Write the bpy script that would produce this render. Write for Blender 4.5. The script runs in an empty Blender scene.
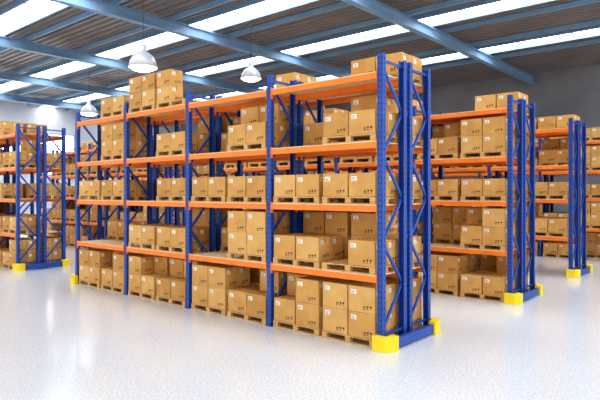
import bpy, math, random
from mathutils import Vector, Matrix
R = random.Random(7)
scene = bpy.context.scene

# ---------------------------------------------------------------- materials
def newmat(name):
    m = bpy.data.materials.new(name); m.use_nodes = True
    nt = m.node_tree; b = nt.nodes['Principled BSDF']
    return m, nt, b

def s2l(c):
    return tuple(((v/255)/12.92 if v/255 <= .04045 else ((v/255+.055)/1.055)**2.4) for v in c)+(1,)

def noisy(name, c1, c2, scale=3.0, rough=.6, metal=0, detail=4, stretch=(1,1,1), bump=0, bscale=60):
    m, nt, b = newmat(name)
    tc = nt.nodes.new('ShaderNodeTexCoord'); mp = nt.nodes.new('ShaderNodeMapping')
    mp.inputs['Scale'].default_value = stretch
    n = nt.nodes.new('ShaderNodeTexNoise'); n.inputs['Scale'].default_value = scale; n.inputs['Detail'].default_value = detail
    r = nt.nodes.new('ShaderNodeValToRGB')
    r.color_ramp.elements[0].position = .3; r.color_ramp.elements[1].position = .7
    r.color_ramp.elements[0].color = s2l(c1); r.color_ramp.elements[1].color = s2l(c2)
    L = nt.links.new
    L(tc.outputs['Object'], mp.inputs[0]); L(mp.outputs[0], n.inputs['Vector']); L(n.outputs['Fac'], r.inputs[0]); L(r.outputs[0], b.inputs['Base Color'])
    b.inputs['Roughness'].default_value = rough; b.inputs['Metallic'].default_value = metal
    if bump:
        n2 = nt.nodes.new('ShaderNodeTexNoise'); n2.inputs['Scale'].default_value = bscale
        bp = nt.nodes.new('ShaderNodeBump'); bp.inputs['Strength'].default_value = bump; bp.inputs['Distance'].default_value = .01
        L(tc.outputs['Object'], n2.inputs['Vector']); L(n2.outputs['Fac'], bp.inputs['Height']); L(bp.outputs[0], b.inputs['Normal'])
    return m

def emis(name, col, st):
    m, nt, b = newmat(name)
    b.inputs['Base Color'].default_value = s2l(col)
    b.inputs['Emission Color'].default_value = s2l(col); b.inputs['Emission Strength'].default_value = st
    return m

M_BLUE = noisy('blue_steel', (30,72,156), (40,84,172), 2, .4)
M_HOLE = noisy('dark_hole', (14,22,52), (18,28,62), 2, .8)
M_ORANGE = noisy('orange_beam', (240,126,36), (246,138,48), 2, .45)
M_DECK = noisy('deck_board', (232,206,166), (240,218,180), 6, .7, stretch=(1,6,1))
M_YEL = noisy('yellow_guard', (246,214,28), (252,224,44), 2, .45)
M_C1 = noisy('cardboard_a', (200,150,84), (214,166,98), 3.5, .8, bump=.15)
M_C2 = noisy('cardboard_b', (188,138,74), (204,154,88), 3.5, .8, bump=.15)
M_C3 = noisy('cardboard_c', (210,162,96), (222,178,112), 3.5, .8, bump=.15)
M_TAPE = noisy('packing_tape', (176,130,72), (188,142,82), 4, .35)
M_LAB = noisy('label_paper', (240,238,230), (248,246,240), 5, .7)
M_INK = noisy('printed_ink', (50,34,22), (60,42,28), 5, .8)
M_WOOD = noisy('pallet_wood', (194,150,94), (216,176,120), 4, .8, stretch=(1,8,8))
M_STEEL = noisy('ceiling_steel', (116,150,182), (130,162,192), 1, .5)
M_ROOF = noisy('roof_sheet', (118,112,113), (132,126,126), .6, .5)
M_SKY = emis('skylight_glass', (252,253,252), 6.0)
M_LAMPG = emis('lamp_glass', (255,252,245), 14.0)
M_LAMPS = noisy('lamp_shell', (190,200,210), (206,214,222), 3, .3, .2)
M_WIN = emis('window_glass', (250,252,255), 3.0)
M_WALLB = noisy('concrete_wall', (124,124,129), (146,146,151), .5, .9, detail=8)
M_WALLL = noisy('white_wall', (210,212,216), (222,224,228), .6, .9)
M_DARK = noisy('dark_cable', (60,62,68), (70,72,78), 3, .6)

# floor: white terrazzo, softly glossy
M_FLOOR, nt, b = newmat('speckled_floor')
tc = nt.nodes.new('ShaderNodeTexCoord')
n = nt.nodes.new('ShaderNodeTexNoise'); n.inputs['Scale'].default_value = 28; n.inputs['Detail'].default_value = 6; n.inputs['Roughness'].default_value=.75
r = nt.nodes.new('ShaderNodeValToRGB'); r.color_ramp.elements[0].position=.36; r.color_ramp.elements[1].position=.54
r.color_ramp.elements[0].color = s2l((192,198,206)); r.color_ramp.elements[1].color = s2l((230,235,241))
nt.links.new(tc.outputs['Object'], n.inputs['Vector']); nt.links.new(n.outputs['Fac'], r.inputs[0]); nt.links.new(r.outputs[0], b.inputs['Base Color'])
b.inputs['Roughness'].default_value = .16
b.inputs['IOR'].default_value = 1.65

# ---------------------------------------------------------------- mesh builder
class MB:
    def __init__(s, mats): s.v=[]; s.f=[]; s.m=[]; s.mats=mats
    def idx(s, mat): 
        if mat not in s.mats: s.mats.append(mat)
        return s.mats.index(mat)
    def poly(s, pts, mat):
        k=len(s.v); s.v += [tuple(p) for p in pts]; s.f.append(tuple(range(k,k+len(pts)))); s.m.append(s.idx(mat))
    def box(s, x0,x1,y0,y1,z0,z1, mat, T=None):
        P=[Vector((x,y,z)) for z in (z0,z1) for x,y in ((x0,y0),(x1,y0),(x1,y1),(x0,y1))]
        if T: P=[T@p for p in P]
        k=len(s.v); s.v += [tuple(p) for p in P]; i=s.idx(mat)
        for f in ((0,3,2,1),(4,5,6,7),(0,1,5,4),(1,2,6,5),(2,3,7,6),(3,0,4,7)):
            s.f.append(tuple(k+a for a in f)); s.m.append(i)
    def cbox(s, w,d,h,c,mat,T):
        """carton body with softened edges"""
        k=len(s.v); i=s.idx(mat)
        for z,o in ((0,c),(c,0),(h-c,0),(h,c)):
            X=w/2-o; Y=d/2-o; q=c*.7 if o==0 else 0
            if q:
                P=((-X+q,-Y),(X-q,-Y),(X,-Y+q),(X,Y-q),(X-q,Y),(-X+q,Y),(-X,Y-q),(-X,-Y+q))
            else:
                P=((-X,-Y),(X,-Y),(X,-Y),(X,Y),(X,Y),(-X,Y),(-X,Y),(-X,-Y))
                P=tuple((a+(0.0004 if n_%2 else 0),b_) for n_,(a,b_) in enumerate(P))
            for x,y in P: s.v.append(tuple(T@Vector((x,y,z))))
        for r_ in range(3):
            for j in range(8):
                j2=(j+1)%8
                s.f.append((k+r_*8+j,k+r_*8+j2,k+r_*8+8+j2,k+r_*8+8+j)); s.m.append(i)
        s.f.append(tuple(k+24+j for j in range(8))); s.m.append(i)
        s.f.append(tuple(k+7-j for j in range(8))); s.m.append(i)
    def bar(s, a, b, w, h, mat, up=Vector((1,0,0))):
        a=Vector(a); b=Vector(b); d=(b-a); L=d.length; d.normalize()
        side=d.cross(up).normalized(); u=side.cross(d).normalized()
        T=Matrix.Translation(a) @ Matrix((side,d,u)).transposed().to_4x4()
        s.box(-w/2,w/2,0,L,-h/2,h/2,mat,T)
    def lathe(s, prof, c, mat, n=32):
        k=len(s.v); i=s.idx(mat)
        for r_,z in prof:
            for j in range(n):
                a=2*math.pi*j/n; s.v.append((c[0]+r_*math.cos(a), c[1]+r_*math.sin(a), c[2]+z))
        for p in range(len(prof)-1):
            for j in range(n):
                j2=(j+1)%n
                s.f.append((k+p*n+j,k+p*n+j2,k+(p+1)*n+j2,k+(p+1)*n+j)); s.m.append(i)
    def make(s, name, parent=None, smooth=False):
        me=bpy.data.meshes.new(name); me.from_pydata(s.v,[],s.f)
        for m in s.mats: me.materials.append(m)
        me.polygons.foreach_set('material_index', s.m)
        if smooth: me.polygons.foreach_set('use_smooth',[True]*len(s.f))
        me.update()
        o=bpy.data.objects.new(name, me); scene.collection.objects.link(o)
        if parent: o.parent=parent
        return o

def empty(name, loc=(0,0,0)):
    o=bpy.data.objects.new(name,None); o.location=loc; scene.collection.objects.link(o); return o

# ---------------------------------------------------------------- rack
BAY=2.7; DEPTH=1.76; HT=5.2
LV=[1.22,2.47,3.60,4.82]      # beam centre heights
BH=.055
DECK=.018
def upright(mb, x, y, face, holes=True):
    """C-section column; face=-1: closed side towards -Y."""
    w=.058; d=.10; t=.008
    ya,yb=(y,y+d) if face<0 else (y-d,y)
    yf=ya if face<0 else yb-t
    mb.box(x-w,x+w,yf,yf+t,0.01,HT,M_BLUE)
    for sx in (-1,1):
        xa=x+sx*w - (t if sx>0 else 0)
        mb.box(xa,xa+t,ya+(t if face<0 else 0),yb-(t if face>0 else 0),0.01,HT,M_BLUE)
    # base plate
    mb.box(x-.09,x+.09,ya-.03,yb+.03,0,.012,M_BLUE)
    # slots
    z=.2
    yo=(ya-.0015) if face<0 else (yb+.0015)
    while z<HT-.05:
        for sx in (-.028,.028):
            P=[(x+sx-.009,yo,z),(x+sx+.009,yo,z),(x+sx+.007,yo,z+.04),(x+sx-.007,yo,z+.04)]
            mb.poly(P if face<0 else P[::-1],M_HOLE)
        for sx in (-1,1):
            xo=x+sx*(w+.0015); yc=(ya+yb)/2
            P=[(xo,yc-.009,z),(xo,yc+.009,z),(xo,yc+.007,z+.04),(xo,yc-.007,z+.04)]
            mb.poly(P if sx>0 else P[::-1],M_HOLE)
        z+=.1

def frame(mb, x, y0, y1):
    upright(mb,x,y0,-1); upright(mb,x,y1,1)
    a=y0+.1; b=y1-.1
    mb.bar((x,a-.03,.25),(x,b+.03,.25),.04,.045,M_BLUE)
    mb.bar((x,a-.03,HT-.12),(x,b+.03,HT-.12),.04,.045,M_BLUE)
    n=6; z0=.32; z1=HT-.2; st=(z1-z0)/n
    for i in range(n):
        za=z0+i*st; zb=za+st
        if i%2==0: mb.bar((x,a-.03,za),(x,b+.03,zb),.05,.035,M_BLUE)
        else: mb.bar((x,b+.03,za),(x,a-.03,zb),.05,.035,M_BLUE)

def guard(mb, x, y, sy):
    """yellow corner protector at rack end; hugging corner (x,y), wraps to +X side and sy side"""
    h=.26
    prof=[(-.10,-.0),(-.10,-.10),(.16,-.10),(.26,.0),(.26,.20),(.12,.20),(.12,-.0)]
    P=[(x+px, y+(py if sy<0 else -py)) for px,py in prof]
    if sy>0: P=P[::-1]
    k=[(px,py,0.0) for px,py in P]; kt=[(px,py,h) for px,py in P]
    mb.poly(kt,M_YEL); mb.poly(k[::-1],M_YEL)
    n=len(P)
    for i in range(n):
        j=(i+1)%n; mb.poly([k[i],k[j],kt[j],kt[i]],M_YEL)

def mirror_guard(mb,x,y,sy):
    m2=MB(mb.mats); guard(m2,0,y,sy)
    off=len(mb.v); mb.v += [(x-v[0],v[1],v[2]) for v in m2.v]
    mb.f += [tuple(off+i for i in f[::-1]) for f in m2.f]; mb.m += m2.m

SUB=((0.0,.82),(.94,1.76))
def rack(xr, nb, y):
    root=empty('pallet_rack',(xr,y,0))
    fr=MB([M_BLUE]); be=MB([M_ORANGE]); gd=MB([M_YEL])
    for i in range(nb+1):
        for a,b in SUB: frame(fr,-i*BAY,a,b)
        fr.box(-i*BAY-.02,-i*BAY+.02,.82,.94,1.9,1.98,M_BLUE); fr.box(-i*BAY-.02,-i*BAY+.02,.82,.94,4.2,4.28,M_BLUE)
    for i in range(nb):
        xa=-(i+1)*BAY+.062; xb=-i*BAY-.062
        for z in LV:
            for a,b in SUB:
                for y0 in (a-.004,b-.046):
                    be.box(xa,xb,y0,y0+.05,z-BH,z+BH,M_ORANGE)
                    for xc in (xa,xb-.012):
                        be.box(xc,xc+.012,y0-.01,y0+.06,z-.13,z+.10,M_ORANGE)
                be.box(xa+.015,xb-.015,a+.004,b-.004,z+BH+.001,z+BH+DECK,M_DECK)
    # end protection
    for f,x in ((guard,.0),(mirror_guard,-nb*BAY)):
        f(gd,x,0,-1); f(gd,x,DEPTH,1)
        s=1 if f is guard else -1
        gd.box(min(x+s*.14,x+s*.22),max(x+s*.14,x+s*.22),.2,DEPTH-.2,.03,.20,M_BLUE)
    fr.make('upright_frames',root); be.make('beams_and_decks',root); gd.make('end_guards',root)

# ---------------------------------------------------------------- pallets & boxes
def pallet(mb, x, y, z, w=1.2, d=.8):
    for py in (0,.5,1):
        yy=y+py*(d-.1)
        mb.box(x,x+w,yy,yy+.1,z,z+.02,M_WOOD)
        for px in (0,.5,1):
            xx=x+px*(w-.12); mb.box(xx,xx+.12,yy,yy+.1,z+.02,z+.095,M_WOOD)
    for px in (0,.5,1):
        xx=x+px*(w-.12); mb.box(xx,xx+.12,y,y+d,z+.095,z+.113,M_WOOD)
    for k in range(6):
        yy=y+k*(d-.1)/5; mb.box(x,x+w,yy,yy+.1,z+.113,z+.135,M_WOOD)

def carton(mb, cx, cy, z, w, d, h, rot=0, marks=True):
    T=Matrix.Translation((cx,cy,z)) @ Matrix.Rotation(rot,4,'Z')
    mat=R.choice((M_C1,M_C1,M_C2,M_C3))
    mb.cbox(w,d,h,.009,mat,T)
    e=.002
    def q(side,u0,u1,v0,v1,m,pts=None,e2=e):
        if pts is None: pts=[(u0,v0),(u1,v0),(u1,v1),(u0,v1)]
        if side=='F': P=[(u,-d/2-e2,v) for u,v in pts]
        elif side=='B': P=[(-u,d/2+e2,v) for u,v in pts]
        elif side=='R': P=[(w/2+e2,u,v) for u,v in pts]
        elif side=='L': P=[(-w/2-e2,-u,v) for u,v in pts]
        else: P=[(u,v,h+e2) for u,v in pts]
        mb.poly([T@Vector(p) for p in P],m)
    q('T',-w/2+.009,w/2-.009,-.028,.028,M_TAPE,e2=.001); q('T',-w/2+.009,w/2-.009,-.002,.002,M_INK,e2=.0015)
    q('R',-.028,.028,h-.09,h-.009,M_TAPE); q('L',-.028,.028,h-.09,h-.009,M_TAPE)
    if not marks: return
    for side,W in (('F',w),('R',d),('B',w),('L',d)):
        if side in 'BL' and R.random()<.5: continue
        hw=W/2
        lw=min(.12,W*.24); x0=-hw+.06; y1=h-.06
        q(side,x0,x0+lw,y1-.085,y1,M_LAB)
        for t in range(3):
            q(side,x0+.012,x0+lw*(.8-.2*(t%2)),y1-.03-t*.022,y1-.022-t*.022,M_INK,e2=.003)
        # handling symbols, lower right
        s=.056; K=s/.05; bx=hw-.045-3*(s+.012); by=.06
        for k in range(3):
            ox=bx+k*(s+.012)
            def P(l): return [(ox+a*K,by+c*K) for a,c in l]
            def RQ(a0,a1,c0,c1): q(side,ox+a0*K,ox+a1*K,by+c0*K,by+c1*K,M_INK)
            if k==0:
                for oo in (0,.026):
                    q(side,0,0,0,0,M_INK,P([(oo,.035),(oo+.024,.035),(oo+.012,.062)]))
                    RQ(oo+.007,oo+.017,.008,.036)
                RQ(0,.05,0,.006)
            elif k==1:
                q(side,0,0,0,0,M_INK,P([(.016,.028),(.034,.028),(.042,.062),(.008,.062)]))
                RQ(.021,.029,.006,.03); RQ(.01,.04,0,.007)
            else:
                q(side,0,0,0,0,M_INK,P([(0,.036),(.05,.036),(.042,.055),(.025,.064),(.008,.055)]))
                RQ(.021,.029,0,.038)

def load(pm, bm, x, y, z, spec, hmax=9, bh=.46, marks=True):
    pallet(pm,x,y,z)
    W=1.2;D=.8; n=len(spec)//2; cw=W/n
    for r_ in range(2):
        for c in range(n):
            k=spec[r_*n+c]
            zz=z+.137
            for t in range(k):
                if zz+bh>hmax: break
                carton(bm, x+cw*(c+.5)+R.uniform(-.006,.006), y+.2+.4*r_+R.uniform(-.004,.004), zz, cw-.022, .385, bh, R.uniform(-.008,.008), marks)
                zz+=bh+.002

def rnd_spec(top=False):
    c=R.random()
    if c<.34: return (1,1,1,1)
    if c<.62: return (2,2,2,2)
    if c<.75: return (1,2,2,2)
    if c<.85: return (2,1,2,2)
    if c<.93: return (1,1,2,2)
    return (1,1,1,2)

def fill(xr, nb, y, front=None, back=None, pf=.8):
    pm=MB([M_WOOD]); bm=MB([M_C1])
    for bay in range(nb):
        for lv in range(5):
            z=0.0 if lv==0 else LV[lv-1]+BH+DECK+.001
            hmax = (LV[lv]-BH-.01) if lv<4 else 9
            for sub in range(2):
                for side in range(2):   # 0 left, 1 right
                    spec='r'
                    tab = front if sub==0 else back
                    if tab is not None and (bay,lv) in tab: spec=tab[(bay,lv)][side]
                    if spec=='r':
                        p = pf if lv<4 else .45
                        spec = rnd_spec() if R.random()<p else None
                        if lv==4 and spec: spec=(1,1,1,1)
                    if spec is None: continue
                    x=xr-(bay+1)*BAY+ (.11 if side==0 else 1.39)+R.uniform(-.01,.01)
                    yy=y+(.02 if sub==0 else .94)
                    bh = {0:.46,1:.46,4:.40}.get(lv,.435)
                    load(pm,bm,x,yy,z,spec,hmax,bh)
    pm.make('wooden_pallets'); bm.make('cardboard_boxes')

F={ (0,0):[(1,2,2,2),(2,2,2,2)], (0,1):[(1,1,1,1),(0,1,0,1)], (0,2):[(1,1,1,1),(1,1,1,1)],
    (0,3):[None,(1,1,1,1)], (0,4):[None,None],
    (1,0):[(2,2,2,2),(1,1,1,2)], (1,1):[None,(2,2,2,2)], (1,2):[(1,1,1,1),(1,1,1,1)],
    (1,3):[None,(1,1,2,2)], (1,4):[None,None],
    (2,0):[(2,1,2,2),(1,1,2,2)], (2,1):[(1,1,1,1),(1,1,1,1)], (2,2):[None,(1,2,2,2)],
    (2,3):[None,(1,1,1,1)], (2,4):[(2,2,1,2),(2,0,0,0)],
    (3,0):[(2,2,2,2),(1,2,2,2)], (3,1):[None,None], (3,2):[(1,1,1,1),(1,1,1,1)],
    (3,3):[None,(2,2,2,2)], (3,4):[None,(1,1,1,1)]}
B={ (0,0):[(2,2,2,2),(2,2,2,2)], (0,1):[(2,2,2,2),(2,1,2,1)], (0,2):[(2,2,2,2),(2,2,2,2)],
    (0,3):[(1,1,1,1),(2,1,2,1)], (0,4):[None,(1,1,1,1)],
    (1,4):[None,(0,1,0,1)],(2,4):[None,None],(3,4):[None,None],
    (1,1):[(1,1,1,1),(2,2,2,2)],(3,1):[(1,1,1,1),None]}

XL=-15.1
for k,yy in enumerate((0,5.6,11.15,16.7)):
    xr=(0,.22,.18,.2)[k]
    rack(xr,4,yy)
    fill(xr,4,yy,F if k==0 else None,B if k==0 else None)
    rack(XL,4,yy)
    fill(XL,4,yy,pf=.85)

# ---------------------------------------------------------------- building
CAM=Vector((5.235,-8.215,2.75))
X0,X1,Y0,Y1=-38.0,10.0,-14.0,24.4
H=9.6
def simple(name, *a):
    mb=MB([a[-1]]); mb.box(*a); return mb.make(name)
simple('floor',X0,X1,Y0,Y1,-.2,-.001,M_FLOOR)
simple('wall_back',X0,X1,Y1,Y1+.3,0,H+.09,M_WALLB)
simple('wall_left',X0-.3,X0,Y0,Y1,0,H+.09,M_WALLL)

# ceiling: trapezoidal sheets with continuous roof lights
D=[3.6,9.0,14.4,19.8,25.6]
strips=[CAM.y+d for d in D]; SW=.6
cm=MB([M_ROOF])
edges=[Y0]+sorted(sum([[s-SW,s+SW] for s in strips],[]))+[Y1]
for i in range(0,len(edges),2):
    a,b2=edges[i],edges[i+1]
    n=max(1,round((b2-a)/.36)); p=(b2-a)/n
    for k in range(n):
        y=a+k*p
        pr=[(y,H),(y+.4*p,H),(y+.5*p,H+.09),(y+.9*p,H+.09),(y+p,H)]
        for (ya,za),(yb,zb) in zip(pr,pr[1:]):
            cm.poly([(X0,ya,za),(X0,yb,zb),(X1,yb,zb),(X1,ya,za)],M_ROOF)
cm.make('ceiling')
for i,s in enumerate(strips):
    mb=MB([M_SKY])
    mb.box(X0+.02,X1,s-SW-.04,s+SW+.04,H+.13,H+.16,M_SKY)
    x=X0+1
    while x<X1:
        mb.box(x-.03,x+.03,s-SW,s+SW,H+.095,H+.128,M_STEEL); x+=2.37
    mb.make('skylight_%d'%(i+1))

# steel roof beams (I section) along Y and purlins along X
st=empty('roof_steelwork')
def ibeam_y(mb,x,z,w,h):
    mb.box(x-w/2,x+w/2,Y0,Y1,z,z+.03,M_STEEL); mb.box(x-w/2,x+w/2,Y0,Y1,z+h-.03,z+h,M_STEEL); mb.box(x-.015,x+.015,Y0,Y1,z+.03,z+h-.03,M_STEEL)
mb=MB([M_STEEL])
for x in (-5.3,-12.5,-19.7,-26.9,-34,1.8): ibeam_y(mb,x,H-.60,.27,.40)
mb.make('main_beams',st)
mb=MB([M_STEEL])
for s in strips:
    for e in (-1,1): mb.box(X0+.02,X1,s+e*SW-.04,s+e*SW+.04,H-.12,H+.125,M_STEEL)
    for off in (-SW-.9,SW+.9):
        yy=s+off
        if yy<Y1-.2: mb.box(X0,X1,yy-.05,yy+.05,H-.2,H-.02,M_STEEL)
mb.make('purlins',st)

# high-bay lamps
def lamp(px,py,z,rad):
    root=empty('pendant_lamp',(px,py,z))
    mb=MB([M_LAMPS])
    k=rad/.4
    mb.lathe([(.0,.66*k),(.07*k,.66*k),(.10*k,.60*k),(.10*k,.46*k),(.17*k,.42*k),(.28*k,.33*k),(.36*k,.20*k),(.41*k,0),(.395*k,0),(.345*k,.17*k),(.25*k,.30*k),(.0,.36*k)],(0,0,0),M_LAMPS)
    mb.make('shade',root,True)
    g=MB([M_LAMPG]); g.lathe([(.0,-.10*k),(.15*k,-.09*k),(.28*k,-.05*k),(.38*k,.02*k),(.33*k,.12*k),(0.0,.16*k)],(0,0,0),M_LAMPG)
    g.make('diffuser',root,True)
    c=MB([M_DARK]); c.lathe([(.012,.6*k),(.012,H-.2-z)],(0,0,0),M_DARK,8)
    c.make('suspension_rod',root)
def unproj(x,y,z):
    Z=551*(z-2.75)/(193-y); X=(x-300)*Z/551
    return (CAM.x+X*.7573-Z*.653, CAM.y+X*.653+Z*.7573)
for (x,y,z,r_) in ((143,68,7,.48),(251,79,7,.38),(89,114,7,.44)):
    a,b2=unproj(x,y,z); lamp(a,b2,z,r_)

# window band on the left wall
for i in range(4):
    mb=MB([M_WIN]); y=-10+i*8.6
    mb.box(X0+.005,X0+.03,y,y+6.5,4.2,7.4,M_WIN)
    for k in range(6): mb.box(X0+.03,X0+.09,y+k*1.3-.03,y+k*1.3+.03,4.2,7.4,M_STEEL)
    for z in (4.2,5.8,7.4): mb.box(X0+.03,X0+.09,y-.03,y+6.53,z-.04,z+.04,M_STEEL)
    mb.make('window_%d'%(i+1))

# ---------------------------------------------------------------- world & camera
w=bpy.data.worlds.new('World'); scene.world=w; w.use_nodes=True
bg=w.node_tree.nodes['Background']; bg.inputs[0].default_value=(1,.975,.935,1); bg.inputs[1].default_value=1.2

cd=bpy.data.cameras.new('camera'); cam=bpy.data.objects.new('camera',cd); scene.collection.objects.link(cam)
cd.sensor_width=36; cd.lens=551/600*36; cd.shift_y=-7/600
cam.location=CAM
fwd=Vector((-.653,.7573,0))
cam.rotation_euler=fwd.to_track_quat('-Z','Y').to_euler()
scene.camera=cam
scene.view_settings.view_transform='Standard'
try: scene.view_settings.look='Medium High Contrast'
except Exception as e: print('LOOK',e)
scene.view_settings.exposure=.27
